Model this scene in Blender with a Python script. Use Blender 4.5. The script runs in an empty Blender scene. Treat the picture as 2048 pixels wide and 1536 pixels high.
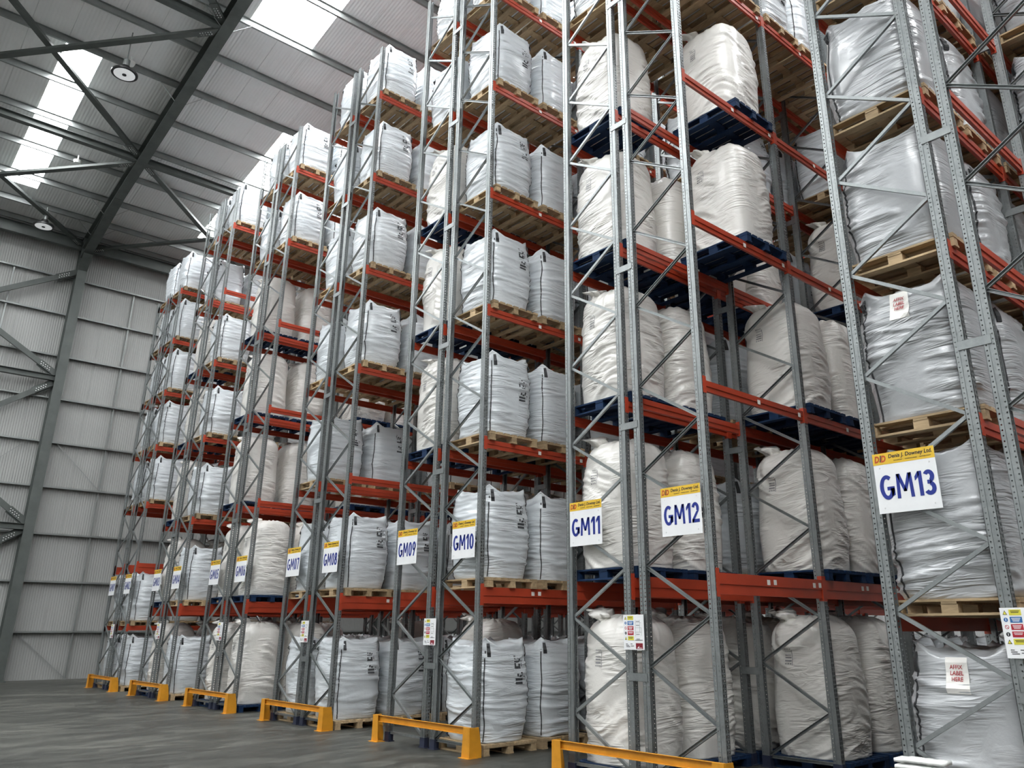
import bpy, math, random
from mathutils import Vector, noise, Matrix
random.seed(7)
S = bpy.context.scene
COL = S.collection

# ------------------------------------------------------------------ camera
CX, CY, CZ = -7.674, -8.0742, 1.70
YAW, PITCH, ROLL = 0.7347, 0.3333, -0.0006
cd = bpy.data.cameras.new('camera')
cam = bpy.data.objects.new('camera', cd)
COL.objects.link(cam)
S.camera = cam
f = Vector((math.sin(YAW) * math.cos(PITCH), math.cos(YAW) * math.cos(PITCH), math.sin(PITCH)))
r = Vector((math.cos(YAW), -math.sin(YAW), 0))
u = r.cross(f)
r2 = r * math.cos(ROLL) + u * math.sin(ROLL)
u2 = -r * math.sin(ROLL) + u * math.cos(ROLL)
m = Matrix((r2, u2, -f)).transposed().to_4x4()
m.translation = Vector((CX, CY, CZ))
cam.matrix_world = m
cd.sensor_width = 36.0
cd.lens = 1602.5 / 2048 * 36.0
cd.shift_x = -67.7 / 2048
cd.shift_y = -62.9 / 2048
cd.clip_start = 0.05
cd.clip_end = 200

# ------------------------------------------------------------------ world, light, exposure
ROOFLIGHT = 21.0
LAMP = 0.28
S.view_settings.view_transform = 'Standard'
S.view_settings.look = 'None'
S.view_settings.gamma = 1.0
S.view_settings.use_curve_mapping = False
S.view_settings.exposure = 0.46
w = bpy.data.worlds.new('sky')
S.world = w
w.use_nodes = True
w.node_tree.nodes['Background'].inputs[0].default_value = (0.75, 0.82, 0.9, 1)
w.node_tree.nodes['Background'].inputs[1].default_value = 1.0
S.cycles.max_bounces = 9
S.cycles.diffuse_bounces = 6
S.cycles.glossy_bounces = 3
S.cycles.transparent_max_bounces = 9
S.cycles.caustics_reflective = False
S.cycles.caustics_refractive = False

# ------------------------------------------------------------------ material helpers
class NT:
    def __init__(s, name):
        s.m = bpy.data.materials.new(name)
        s.m.use_nodes = True
        s.t = s.m.node_tree
        s.b = s.t.nodes['Principled BSDF']
        s.out = s.t.nodes['Material Output']
    def n(s, typ, **kw):
        x = s.t.nodes.new(typ)
        for k, v in kw.items():
            setattr(x, k, v)
        return x
    def l(s, a, b):
        s.t.links.new(a, b)
    def math(s, op, a, b=None, c=None):
        x = s.n('ShaderNodeMath', operation=op)
        for i, v in enumerate((a, b, c)):
            if v is None:
                continue
            if isinstance(v, (int, float)):
                x.inputs[i].default_value = v
            else:
                s.l(v, x.inputs[i])
        return x.outputs[0]
    def mapped(s, scale, src='Object', rnd=False):
        tc = s.n('ShaderNodeTexCoord')
        mp = s.n('ShaderNodeMapping')
        mp.inputs['Scale'].default_value = scale
        s.l(tc.outputs[src], mp.inputs['Vector'])
        if rnd:
            oi = s.n('ShaderNodeObjectInfo')
            mu = s.n('ShaderNodeVectorMath', operation='SCALE')
            cb = s.n('ShaderNodeCombineXYZ')
            for i in range(3):
                s.l(oi.outputs['Random'], cb.inputs[i])
            mu.inputs['Scale'].default_value = 37.0
            s.l(cb.outputs[0], mu.inputs[0])
            s.l(mu.outputs[0], mp.inputs['Location'])
        return mp.outputs[0]
    def noise(s, vec, scale, detail=3, rough=0.5, dist=0.0):
        x = s.n('ShaderNodeTexNoise')
        x.inputs['Scale'].default_value = scale
        x.inputs['Detail'].default_value = detail
        x.inputs['Roughness'].default_value = rough
        x.inputs['Distortion'].default_value = dist
        s.l(vec, x.inputs['Vector'])
        return x.outputs['Fac']
    def ramp(s, fac, stops):
        x = s.n('ShaderNodeValToRGB')
        e = x.color_ramp.elements
        while len(e) < len(stops):
            e.new(0.5)
        for i, (p, c) in enumerate(stops):
            e[i].position = p
            e[i].color = (*c, 1) if len(c) == 3 else c
        s.l(fac, x.inputs[0])
        return x.outputs[0]
    def bump(s, h, strength, dist, normal=None):
        x = s.n('ShaderNodeBump')
        x.inputs['Strength'].default_value = strength
        x.inputs['Distance'].default_value = dist
        s.l(h, x.inputs['Height'])
        if normal is not None:
            s.l(normal, x.inputs['Normal'])
        s.l(x.outputs[0], s.b.inputs['Normal'])
        return x.outputs[0]
    def base(s, col, rough=0.5, metal=0.0, spec=0.5):
        s.b.inputs['Base Color'].default_value = (*col, 1)
        s.b.inputs['Roughness'].default_value = rough
        s.b.inputs['Metallic'].default_value = metal
        s.b.inputs['Specular IOR Level'].default_value = spec

M = {}
def plain(name, col, rough=0.5, metal=0.0, spec=0.5, var=0.12, sc=6.0):
    t = NT(name)
    t.base(col, rough, metal, spec)
    v = t.noise(t.mapped((1, 1, 1), rnd=True), sc, 4, 0.6)
    lo = tuple(c * (1 - var) for c in col)
    hi = tuple(min(1, c * (1 + var)) for c in col)
    t.l(t.ramp(v, [(0.3, lo), (0.7, hi)]), t.b.inputs['Base Color'])
    M[name] = t.m
    return t

def fabric(name, col, rough, zs, bs, shear=0.0, coat=0.0, fold=0.02):
    t = NT(name)
    t.base(col, rough, 0.0, 0.5)
    vec = t.mapped((1, 1, 1), rnd=True)
    if shear:
        sx = t.n('ShaderNodeSeparateXYZ'); t.l(vec, sx.inputs[0])
        z = t.math('MULTIPLY_ADD', sx.outputs[1], shear, sx.outputs[2])
        cb = t.n('ShaderNodeCombineXYZ')
        t.l(sx.outputs[0], cb.inputs[0]); t.l(sx.outputs[1], cb.inputs[1]); t.l(z, cb.inputs[2])
        vec = cb.outputs[0]
    mp = t.n('ShaderNodeMapping'); mp.inputs['Scale'].default_value = (.8, .8, zs); t.l(vec, mp.inputs[0])
    a = t.noise(mp.outputs[0], 1.6, 3, 0.55, 0.6)
    a = t.math('ABSOLUTE', t.math('SUBTRACT', a, 0.5))
    a = t.math('SUBTRACT', 1.0, t.math('MULTIPLY', a, 6.0))
    a = t.math('MAXIMUM', a, 0.0)
    mask = t.noise(vec, 2.2, 2, 0.5)
    mk = t.n('ShaderNodeMapRange'); mk.inputs[1].default_value = 0.42; mk.inputs[2].default_value = 0.66
    t.l(mask, mk.inputs[0])
    a = t.math('MULTIPLY', a, mk.outputs[0])
    fine = t.noise(vec, 22.0, 3, 0.6)
    h = t.math('MULTIPLY_ADD', fine, 0.12, a)
    t.bump(h, bs, fold)
    v = t.noise(vec, 1.1, 3)
    lo = tuple(c * 0.93 for c in col); hi = tuple(min(1, c * 1.04) for c in col)
    t.l(t.ramp(v, [(0.3, lo), (0.7, hi)]), t.b.inputs['Base Color'])
    t.b.inputs['Coat Weight'].default_value = coat
    t.b.inputs['Coat Roughness'].default_value = 0.18
    M[name] = t.m

fabric('white_film', (0.66, 0.70, 0.73), 0.34, 8.0, 0.9, 0.0, 0.6, 0.016)
fabric('cream_film', (0.775, 0.755, 0.715), 0.34, 5.0, 0.9, 0.12, 0.4, 0.022)
fabric('grey_film', (0.43, 0.445, 0.46), 0.30, 7.0, 0.9, 0.07, 0.8, 0.018)
plain('seam_black', (0.03, 0.032, 0.035), 0.6)
plain('print_ink', (0.055, 0.06, 0.065), 0.6)
plain('print_grey', (0.26, 0.26, 0.27), 0.6)
plain('sticker_paper', (0.86, 0.84, 0.80), 0.5, var=0.03)
plain('red_ink', (0.55, 0.05, 0.06), 0.5)
plain('beam_orange', (0.42, 0.050, 0.020), 0.38, 0.0, 0.5, 0.12, 3)
plain('barrier_yellow', (0.62, 0.27, 0.018), 0.42, 0, 0.5, 0.12, 5)
plain('foot_blue', (0.022, 0.028, 0.055), 0.5)
plain('dark_steel', (0.075, 0.085, 0.08), 0.5, 0.15, 0.5, 0.2, 2)
plain('girt_steel', (0.27, 0.285, 0.28), 0.42, 0.5, 0.5, 0.15, 2)
plain('bolt_zinc', (0.7, 0.7, 0.7), 0.35, 0.6)
plain('black_plastic', (0.012, 0.012, 0.013), 0.4)
plain('white_plastic', (0.85, 0.86, 0.84), 0.45, var=0.04)
plain('sign_white', (0.80, 0.81, 0.82), 0.4, var=0.02)
plain('sign_yellow', (0.72, 0.46, 0.03), 0.4, var=0.03)
plain('sign_blue', (0.006, 0.022, 0.23), 0.4, var=0.03)
plain('sign_black', (0.015, 0.015, 0.02), 0.4)
plain('sign_orange', (0.45, 0.07, 0.012), 0.4)
plain('panel_yellow', (0.66, 0.60, 0.06), 0.4, var=0.03)
plain('panel_blue', (0.025, 0.13, 0.36), 0.4, var=0.03)
plain('panel_red', (0.40, 0.015, 0.03), 0.4, var=0.03)
plain('panel_dark_red', (0.22, 0.012, 0.025), 0.4, var=0.03)
plain('panel_grey', (0.30, 0.31, 0.32), 0.4, var=0.03)
plain('edge_yellow', (0.75, 0.55, 0.08), 0.5)

def wood(name, col):
    t = NT(name)
    t.base(col, 0.75, 0, 0.3)
    vec = t.mapped((9, 1.6, 9), rnd=True)
    g = t.noise(vec, 3.0, 5, 0.65, 0.8)
    c1 = t.ramp(g, [(0.25, tuple(c * 0.62 for c in col)), (0.55, col), (0.8, tuple(min(1, c * 1.2) for c in col))])
    oi = t.n('ShaderNodeObjectInfo')
    hs = t.n('ShaderNodeHueSaturation')
    v = t.math('MULTIPLY_ADD', oi.outputs['Random'], 0.45, 0.78)
    t.l(v, hs.inputs['Value']); t.l(c1, hs.inputs['Color'])
    t.l(hs.outputs[0], t.b.inputs['Base Color'])
    t.bump(g, 0.3, 0.004)
    M[name] = t.m
wood('pallet_wood', (0.45, 0.33, 0.195))
wood('pallet_blue', (0.006, 0.026, 0.075))

# galvanised, with punched holes (real see-through slots)
def galv(name, holes):
    t = NT(name)
    t.base((0.42, 0.44, 0.44), 0.38, 0.7, 0.5)
    vec = t.mapped((1, 1, 1), rnd=True)
    a = t.noise(vec, 14, 4, 0.7)
    b = t.noise(vec, 1.2, 2, 0.5)
    s = t.math('MULTIPLY_ADD', a, 0.6, t.math('MULTIPLY', b, 0.4))
    t.l(t.ramp(s, [(0.3, (0.21, 0.228, 0.23)), (0.7, (0.33, 0.35, 0.352))]), t.b.inputs['Base Color'])
    if holes:
        tc = t.n('ShaderNodeTexCoord')
        sp = t.n('ShaderNodeSeparateXYZ'); t.l(tc.outputs['Object'], sp.inputs[0])
        sn = t.n('ShaderNodeSeparateXYZ'); t.l(tc.outputs['Normal'], sn.inputs[0])
        X, Y, Z = sp.outputs
        fz = t.math('SUBTRACT', t.math('FRACT', t.math('DIVIDE', Z, 0.05)), 0.5)
        dz = t.math('ABSOLUTE', t.math('MULTIPLY', fz, 0.05))
        # side faces: small round holes
        dy = t.math('ABSOLUTE', t.math('SUBTRACT', t.math('ABSOLUTE', Y), 0.033))
        rs = t.math('SQRT', t.math('ADD', t.math('MULTIPLY', dz, dz), t.math('MULTIPLY', dy, dy)))
        hs = t.math('LESS_THAN', rs, 0.0078)
        isx = t.math('GREATER_THAN', t.math('ABSOLUTE', sn.outputs[0]), 0.7)
        hs = t.math('MULTIPLY', hs, isx)
        # front face: beam slots in two columns
        dx = t.math('ABSOLUTE', t.math('SUBTRACT', t.math('ABSOLUTE', X), 0.019))
        hf = t.math('MULTIPLY', t.math('LESS_THAN', dx, 0.0105), t.math('LESS_THAN', dz, 0.0155))
        isy = t.math('GREATER_THAN', t.math('ABSOLUTE', sn.outputs[1]), 0.7)
        hf = t.math('MULTIPLY', hf, isy)
        h = t.math('MAXIMUM', hs, hf)
        tr = t.n('ShaderNodeBsdfTransparent')
        mx = t.n('ShaderNodeMixShader')
        t.l(h, mx.inputs[0]); t.l(t.b.outputs[0], mx.inputs[1]); t.l(tr.outputs[0], mx.inputs[2])
        t.l(mx.outputs[0], t.out.inputs[0])
    M[name] = t.m
galv('galvanised', False)
galv('galvanised_slotted', True)

def emit(name, col, st):
    t = NT(name)
    t.base(col, 0.4)
    t.b.inputs['Emission Color'].default_value = (*col, 1)
    t.b.inputs['Emission Strength'].default_value = st
    M[name] = t.m
emit('rooflight_sheet', (0.97, 0.99, 1.0), ROOFLIGHT)
emit('lamp_lens', (0.85, 0.87, 0.88), LAMP)

# concrete floor
t = NT('floor_concrete')
t.base((0.12, 0.12, 0.115), 0.42, 0, 0.5)
v1 = t.mapped((0.55, 1.3, 1)); v2 = t.mapped((1, 1, 1))
a = t.noise(v1, 1.3, 8, 0.68, 1.2)
b = t.noise(v2, 0.35, 3, 0.5)
c = t.noise(t.mapped((1.6, 4.5, 1)), 1.8, 6, 0.75, 0.8)
s = t.math('ADD', t.math('MULTIPLY', a, 0.5), t.math('ADD', t.math('MULTIPLY', b, 0.25), t.math('MULTIPLY', c, 0.3)))
t.l(t.ramp(s, [(0.42, (0.018, 0.019, 0.016)), (0.52, (0.040, 0.041, 0.035)), (0.63, (0.100, 0.100, 0.086))]), t.b.inputs['Base Color'])
t.l(t.ramp(a, [(0.3, (0.34,) * 3), (0.7, (0.58,) * 3)]), t.b.inputs['Roughness'])
t.bump(c, 0.15, 0.004)
M['floor_concrete'] = t.m

def cladding(name, col, axis, per=0.083):
    t = NT(name)
    t.base(col, 0.45, 0, 0.4)
    tc = t.n('ShaderNodeTexCoord')
    sp = t.n('ShaderNodeSeparateXYZ'); t.l(tc.outputs['Object'], sp.inputs[0])
    ph = t.math('MULTIPLY', sp.outputs[axis], 2 * math.pi / per)
    wv = t.math('SINE', ph)
    wv = t.math('MULTIPLY', t.math('ADD', wv, 1.0), 0.5)
    t.bump(wv, 0.6, 0.012)
    v = t.noise(t.mapped((1, 1, 0.5)), 0.7, 4, 0.6)
    t.l(t.ramp(v, [(0.3, tuple(c * 0.92 for c in col)), (0.7, col)]), t.b.inputs['Base Color'])
    M[name] = t.m
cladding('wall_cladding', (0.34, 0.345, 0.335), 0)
cladding('wall_cladding_side', (0.78, 0.785, 0.78), 1)  # paler than the back wall, to bounce extra light from out of view
cladding('wall_cladding_front', (0.78, 0.785, 0.78), 0)  # unseen wall, likewise raised in tone to throw light back
cladding('roof_cladding', (0.78, 0.785, 0.785), 0, 0.1)

# ------------------------------------------------------------------ mesh helpers
class MB:
    def __init__(s):
        s.v = []; s.f = []; s.mi = []; s.cur = 0
    def box(s, x0, x1, y0, y1, z0, z1):
        n = len(s.v)
        s.v += [(x0, y0, z0), (x1, y0, z0), (x1, y1, z0), (x0, y1, z0), (x0, y0, z1), (x1, y0, z1), (x1, y1, z1), (x0, y1, z1)]
        s.f += [(n, n+3, n+2, n+1), (n+4, n+5, n+6, n+7), (n, n+1, n+5, n+4), (n+1, n+2, n+6, n+5), (n+2, n+3, n+7, n+6), (n+3, n, n+4, n+7)]
        s.mi += [s.cur] * 6
        return s
    def bar(s, p, q, w, h, up=(0, 0, 1), ox=0.0, oy=0.0):
        """box beam from p to q, w across, h along up; offset ox across / oy along up"""
        p = Vector(p); q = Vector(q); d = (q - p).normalized()
        a = d.cross(Vector(up))
        if a.length < 1e-4: a = d.cross(Vector((1, 0, 0)))
        a.normalize(); b = a.cross(d)
        n = len(s.v)
        for e in (p, q):
            for sa, sb in ((-1, -1), (1, -1), (1, 1), (-1, 1)):
                s.v.append(tuple(e + a * (ox + sa * w / 2) + b * (oy + sb * h / 2)))
        s.f += [(n, n+1, n+2, n+3), (n+7, n+6, n+5, n+4), (n, n+4, n+5, n+1), (n+1, n+5, n+6, n+2), (n+2, n+6, n+7, n+3), (n+3, n+7, n+4, n)]
        s.mi += [s.cur] * 6
        return s
    def ibeam(s, p, q, w, h, tf=0.018, tw=0.012, up=(0, 0, 1)):
        s.bar(p, q, tw, h - 2 * tf, up)
        s.bar(p, q, w, tf, up, 0, h / 2 - tf / 2)
        s.bar(p, q, w, tf, up, 0, -h / 2 + tf / 2)
        return s
    def cyl(s, c, rad, z0, z1, n=16, rad2=None):
        rad2 = rad if rad2 is None else rad2
        k = len(s.v)
        for i in range(n):
            a = 2 * math.pi * i / n
            s.v.append((c[0] + rad * math.cos(a), c[1] + rad * math.sin(a), z0))
            s.v.append((c[0] + rad2 * math.cos(a), c[1] + rad2 * math.sin(a), z1))
        for i in range(n):
            j = (i + 1) % n
            s.f.append((k + 2*i, k + 2*j, k + 2*j + 1, k + 2*i + 1))
        s.f.append(tuple(k + 2*i for i in reversed(range(n))))
        s.f.append(tuple(k + 2*i + 1 for i in range(n)))
        s.mi += [s.cur] * (n + 2)
        return s
    def quad(s, *pts):
        n = len(s.v); s.v += [tuple(p) for p in pts]; s.f.append(tuple(range(n, n + len(pts)))); s.mi.append(s.cur)
        return s
    def mesh(s, name, mats, smooth=False):
        me = bpy.data.meshes.new(name)
        me.from_pydata(s.v, [], s.f)
        for mt in (mats if isinstance(mats, (list, tuple)) else [mats]):
            me.materials.append(M[mt])
        if any(s.mi): me.polygons.foreach_set('material_index', s.mi)
        if smooth: me.polygons.foreach_set('use_smooth', [True] * len(s.f))
        me.update()
        return me

def put(name, me, parent=None, loc=(0, 0, 0), rz=0.0):
    o = bpy.data.objects.new(name, me)
    COL.objects.link(o)
    o.location = loc
    if rz: o.rotation_euler = (0, 0, rz)
    if parent is not None: o.parent = parent
    return o
def tag(o, label=None, cat=None, group=None, kind=None):
    if label: o['label'] = label
    if cat: o['category'] = cat
    if group: o['group'] = group
    if kind: o['kind'] = kind
    return o

# ------------------------------------------------------------------ building shell
P = 4.3284                       # pitch of the double rack rows along the aisle
XL, XR, YF, YB = -24.4, 28.3, -30.0, 27.4
SL = 0.144
RIDGE = -1.3
def zf(y):                        # underside of the rafters
    yy = y if y > RIDGE else 2 * RIDGE - y
    return 18.76 - SL * (yy - 11.19)
FX = [-9.23, -1.73, 5.77, 13.27]      # portal frames

fl = put('floor', MB().box(XL - .3, XR + .3, YF - .3, YB + .3, -0.2, 0).mesh('floor', 'floor_concrete'))
tag(fl, kind='structure')

def wall_y(name, y, thick, hgt, matname):
    e = tag(put(name, None), kind='structure')
    x = math.floor(XL) + 0.47 - 1
    i = 0
    me = MB().box(-0.497, 0.497, 0, thick, 0.0, hgt).mesh('wall_panel', matname)
    while x < XR + 0.6:
        put('wall_panel', me, e, (x + .5, y, 0)); x += 1.0
    put('joint_backing', MB().box(XL - .4, XR + .4, y + thick - .01, y + thick + .03, 0, hgt).mesh('joint_backing', 'girt_steel'), e)
    return e
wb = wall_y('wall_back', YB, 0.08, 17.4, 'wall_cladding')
GZ = [1.64, 3.40, 5.12, 6.86, 8.56, 10.28, 12.0, 13.74, 15.3]
gm = None
for z in GZ:
    b = MB()
    b.box(XL, XR, YB - .18, YB - .174, z - .03, z + .03)      # web front lip
    b.box(XL, XR, YB - .18, YB, z + .024, z + .032)
    b.box(XL, XR, YB - .18, YB - .12, z - .032, z - .026)
    put('girt', b.mesh('girt', 'girt_steel'), wb)
for x in (-16.4, -12.9, -7.0, -3.95, 0.47, 3.2, 8.5):
    for z0, z1 in zip([0.0] + GZ[:-1], GZ):
        put('sag_rail', MB().box(x - .025, x + .025, YB - .12, YB - .07, z0, z1 - .03).mesh('sag_rail', 'girt_steel'), wb)
# thin diagonal sag ties seen on the wall
for (x0, z0, x1, z1) in ((-1.35, 8.6, 0.42, 6.95), (-1.35, 1.6, 0.42, 0.06), (-2.2, 8.6, -3.9, 6.9)):
    put('sag_tie', MB().bar((x0, YB - .1, z0), (x1, YB - .1, z1), .02, .02, (0, 1, 0)).mesh('sag_tie', 'girt_steel'), wb)
wf = wall_y('wall_front', YF - .08, 0.08, 17.4, 'wall_cladding_front')
def wall_x(name, x, thick):
    e = tag(put(name, None), kind='structure')
    y = YF
    while y < YB - 0.01:
        y1 = min(y + 2.0, YB)
        h = max(zf(y), zf(y1)) + 0.9
        put('wall_panel', MB().box(x, x + thick, y + .004, y1 - .004, 0, h).mesh('wall_panel', 'wall_cladding_side'), e)
        y = y1
    return e
wall_x('wall_left', XL - .08, .08)
wall_x('wall_right', XR, .08)

# roof: panels one metre wide, purlins, rooflights
ceil = tag(put('ceiling', None), kind='structure')
def zr(y): return zf(y) + 0.74
YE, YR_ = YB + .25, RIDGE
RL = []                           # rooflights: x0, x1, ylo, yhi (eave side y positive slope)
for k in (-3, -2, -1, 0, 1):
    RL.append((1.9 + 7.5 * k - (k < -1), 2.9 + 7.5 * k, 16.42, 24.7))  # the outer aisle strips, out of view, are widened to add light low down
for k in (-3, -2, -1, 0, 1):
    RL.append((-1.1 + 7.5 * k, 0.9 + 7.5 * k, 3.2, 12.72))
for a_, b_, c_, d_ in list(RL):
    RL.append((a_, b_, 2 * RIDGE - d_, 2 * RIDGE - c_))
def panel(x0, x1, ya, yb, mat, name, dz=0.0):
    b = MB()
    za, zb = zr(ya) + dz, zr(yb) + dz
    t_ = 0.06
    n = len(b.v)
    b.v += [(x0, ya, za), (x1, ya, za), (x1, yb, zb), (x0, yb, zb), (x0, ya, za + t_), (x1, ya, za + t_), (x1, yb, zb + t_), (x0, yb, zb + t_)]
    b.f += [(n, n+3, n+2, n+1), (n+4, n+5, n+6, n+7), (n, n+1, n+5, n+4), (n+1, n+2, n+6, n+5), (n+2, n+3, n+7, n+6), (n+3, n, n+4, n+7)]
    b.mi += [0] * 6
    return put(name, b.mesh(name, mat), ceil)
x = -25.1
while x < XR + .5:
    x1 = x + 1.0
    for ya, yb in ((RIDGE, YE), (2 * RIDGE - YE, RIDGE)):
        cuts = sorted((c_, d_) for a_, b_, c_, d_ in RL if a_ < x + .5 < b_ and c_ >= ya - .1 and d_ <= yb + .1)
        y = ya
        for c_, d_ in cuts:
            panel(x + .004, x1 - .004, y, c_, 'roof_cladding', 'roof_panel')
            panel(x, x1, c_, d_, 'rooflight_sheet', 'rooflight')
            y = d_
        panel(x + .004, x1 - .004, y, yb, 'roof_cladding', 'roof_panel')
        panel(x1 - .03, x1 + .03, ya, yb, 'girt_steel', 'joint_cap', .062)
    x = x1
PUR = [26.85, 25.6, 23.91, 22.04, 20.17, 18.28, 16.41, 14.53, 12.66]
y = 12.66 - 1.87
while y > RIDGE:
    PUR.append(y); y -= 1.87
pm = MB()
pm.box(XL, XR, -.03, -.024, -.20, 0)
pm.box(XL, XR, -.09, -.03, -.006, 0)
pm.box(XL, XR, -.03, .04, -.20, -.194)
pm.box(XL, XR, .034, .04, -.194, -.175)
pmesh = pm.mesh('purlin', 'girt_steel')
for y in PUR:
    put('purlin', pmesh, ceil, (0, y, zr(y) - .006))
    put('purlin', pmesh, ceil, (0, 2 * RIDGE - y, zr(y) - .006))

# portal frames
FRL = {-24.23: 'at the end of the hall', -16.73: 'two bays out', -9.23: 'one bay out', -1.73: 'standing clear beside GM01', 5.77: 'behind the first rack bays', 13.27: 'far along the racks', 20.77: 'deep in the rack hall', 28.2: 'at the inner end of the hall'}
for fx in FX:
    e = put('portal_frame', None, None, (fx, YB - .5, 0))
    tag(e, 'dark grey steel portal frame of column and rafter, ' + FRL[fx], 'steel frame', 'portal frames of the hall')
    def P_(o): o.location = (-fx, -(YB - .5), 0)
    for sgn in (1, -1):
        Y = lambda yy: yy if sgn == 1 else 2 * RIDGE - yy
        yo, yi = Y(YB - .19), Y(YB - .69)
        ht = zf(YB - .69)
        c_ = MB()
        c_.ibeam((fx, (yo + yi) / 2, 0), (fx, (yo + yi) / 2, ht + .5), .34, .5, .02, .014, (0, 1, 0))
        c_.box(fx - .25, fx + .25, min(yo, yi) - .06, max(yo, yi) + .06, 0, .03)
        c_.box(fx - .165, fx + .165, min(yo, yi) + .02, max(yo, yi) - .02, 10.85, 10.87)
        o = put('column', c_.mesh('column', 'dark_steel'), e); P_(o)
        ra = MB()
        ya, yb = Y(YB - .5), RIDGE
        dy = .26
        ra.ibeam((fx, ya, zf(YB - .5) + dy), (fx, yb, zf(yb) + dy), .34, .52, .02, .014)
        o = put('rafter', ra.mesh('rafter', 'dark_steel'), e); P_(o)
        # haunch: deepening web and sloping flange near the eave
        h = MB()
        ys, ye = Y(22.6), Y(YB - .68)
        za, zb = zf(22.6), zf(YB - .68)
        h.bar((fx, ys, za - .005), (fx, ye, zb - .42), .34, .02)
        h.quad((fx - .007, ys, za), (fx - .007, ye, zb), (fx - .007, ye, zb - .42))
        h.quad((fx + .007, ys, za), (fx + .007, ye, zb - .42), (fx + .007, ye, zb))
        h.bar((fx, Y(YB - .69 - .55), zb - .40), (fx, ye, zb - .95), .34, .02)
        h.quad((fx - .007, Y(YB - 1.24), zb - .38), (fx - .007, ye, zb - .3), (fx - .007, ye, zb - .95))
        h.quad((fx + .007, Y(YB - 1.24), zb - .38), (fx + .007, ye, zb - .95), (fx + .007, ye, zb - .3))
        o = put('haunch', h.mesh('haunch', 'dark_steel'), e); P_(o)
    # fly stays from purlins to the rafter's lower flange
    for y in PUR[2:12:2] + [PUR[1]]:
        for sx in (-1, 1):
            o = put('fly_stay', MB().bar((fx + sx * .15, y, zf(y) + .02), (fx + sx * .72, y, zf(y) + .56), .045, .008).mesh('fly_stay', 'girt_steel'), e); P_(o)
        for dx_ in (-.1, .1):
            pass

# longitudinal ties, eaves beams, bracing
NY = [(26.95, 'eaves'), (20.15, 'mid slope'), (12.75, 'upper slope'), (5.2, 'ridge side')]
BAYN = {-24.23: 'third bay out', -16.73: 'second bay out', -9.23: 'clear bay beside GM01', -1.73: 'bay over the rack ends', 5.77: 'inner rack bay', 13.27: 'second inner rack bay', 20.77: 'last inner rack bay'}
for x0, x1 in zip(FX[:-1], FX[1:]):
    for y, nm in NY:
        if x0 > 0 or nm == 'ridge side': continue
        if x0 > -2 and nm == 'upper slope': continue
        zz = zf(y) + .16
        b = MB()
        if nm == 'eaves':
            b.ibeam((x0 + .17, y - .1, zz + .05), (x1 - .17, y - .1, zz + .05), .2, .46, .016, .012)
        else:
            b.ibeam((x0 + .03, y, zz), (x1 - .03, y, zz), .22, .24, .016, .012)
        o = put('tie_beam', b.mesh('tie_beam', 'dark_steel'))
        tag(o, 'dark steel tie beam along the %s, %s' % (nm, BAYN[x0]), 'beam', 'tie beams of the roof')
    if x0 in (-9.23, -1.73, -16.73):
        for (ya, yb) in ((26.9, 20.25), (20.05, 12.85), (12.65, 5.3))[:1 if x0 > -2 else 3]:
            for k in (0, 1):
                a, b_ = (ya, yb) if k == 0 else (yb, ya)
                dz_ = .1 if k else 0.0
                p = (x0 + .1, a, zf(a) + .10 + dz_); q = (x1 - .1, b_, zf(b_) + .10 + dz_)
                br = put('roof_brace', MB().bar(p, q, .2, .09).mesh('roof_brace', 'dark_steel'))
                tag(br, 'dark steel diagonal roof brace %s towards %s, %s' % ('rising' if k == 0 else 'falling', {26.9: 'the eaves', 20.05: 'mid slope', 12.65: 'the ridge'}[ya], BAYN[x0]), 'brace', 'roof braces')
                dv = (Vector(q) - Vector(p)).normalized()
                for end, sg in ((p, 1), (q, -1)):
                    g = MB().bar(Vector(end) + dv * sg * .0, Vector(end) + dv * sg * .75, .24, .02, (0, 0, 1), 0, -.055)
                    put('gusset_plate', g.mesh('gusset_plate', 'dark_steel'), br)
                    bb = MB()
                    for i in range(5):
                        for s_ in (-.04, .04):
                            c0 = Vector(end) + dv * sg * (.28 + .08 * i)
                            side = dv.cross(Vector((0, 0, 1))).normalized() * s_
                            c0 = c0 + side
                            bb.box(c0.x - .014, c0.x + .014, c0.y - .014, c0.y + .014, c0.z - .08, c0.z - .062)
                    put('bolts', bb.mesh('bolts', 'bolt_zinc'), br)
x0, x1 = -9.23, -1.73
for i, (za, zb) in enumerate(((15.55, 11.15), (10.85, 5.45), (5.2, 0.25))):
    for k in (0, 1):
        a, b_ = (za, zb) if k == 0 else (zb, za)
        yy = YB - .44 + .1 * k
        p = (x0 + .12, yy, a); q = (x1 - .12, yy, b_)
        br = put('wall_brace', MB().bar(p, q, .09, .2, (0, 0, 1)).mesh('wall_brace', 'dark_steel'))
        tag(br, 'dark steel diagonal wall brace %s, %s panel of the braced bay' % ('falling to the column' if k == 0 else 'rising to the column', ('top', 'middle', 'bottom')[i]), 'brace', 'wall braces')
        dv = (Vector(q) - Vector(p)).normalized()
        put('gusset_plate', MB().bar(Vector(q) - dv * .75, q, .02, .3, (0, 0, 1), -.055).mesh('gusset_plate', 'dark_steel'), br)
        bb = MB()
        for j in range(5):
            c0 = Vector(q) - dv * (.32 + .09 * j)
            for s_ in (-.045, .045):
                cz = c0.z + s_
                bb.box(c0.x - .016, c0.x + .016, yy - .085, yy - .066, cz - .016, cz + .016)
        put('bolts', bb.mesh('bolts', 'bolt_zinc'), br)
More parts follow.
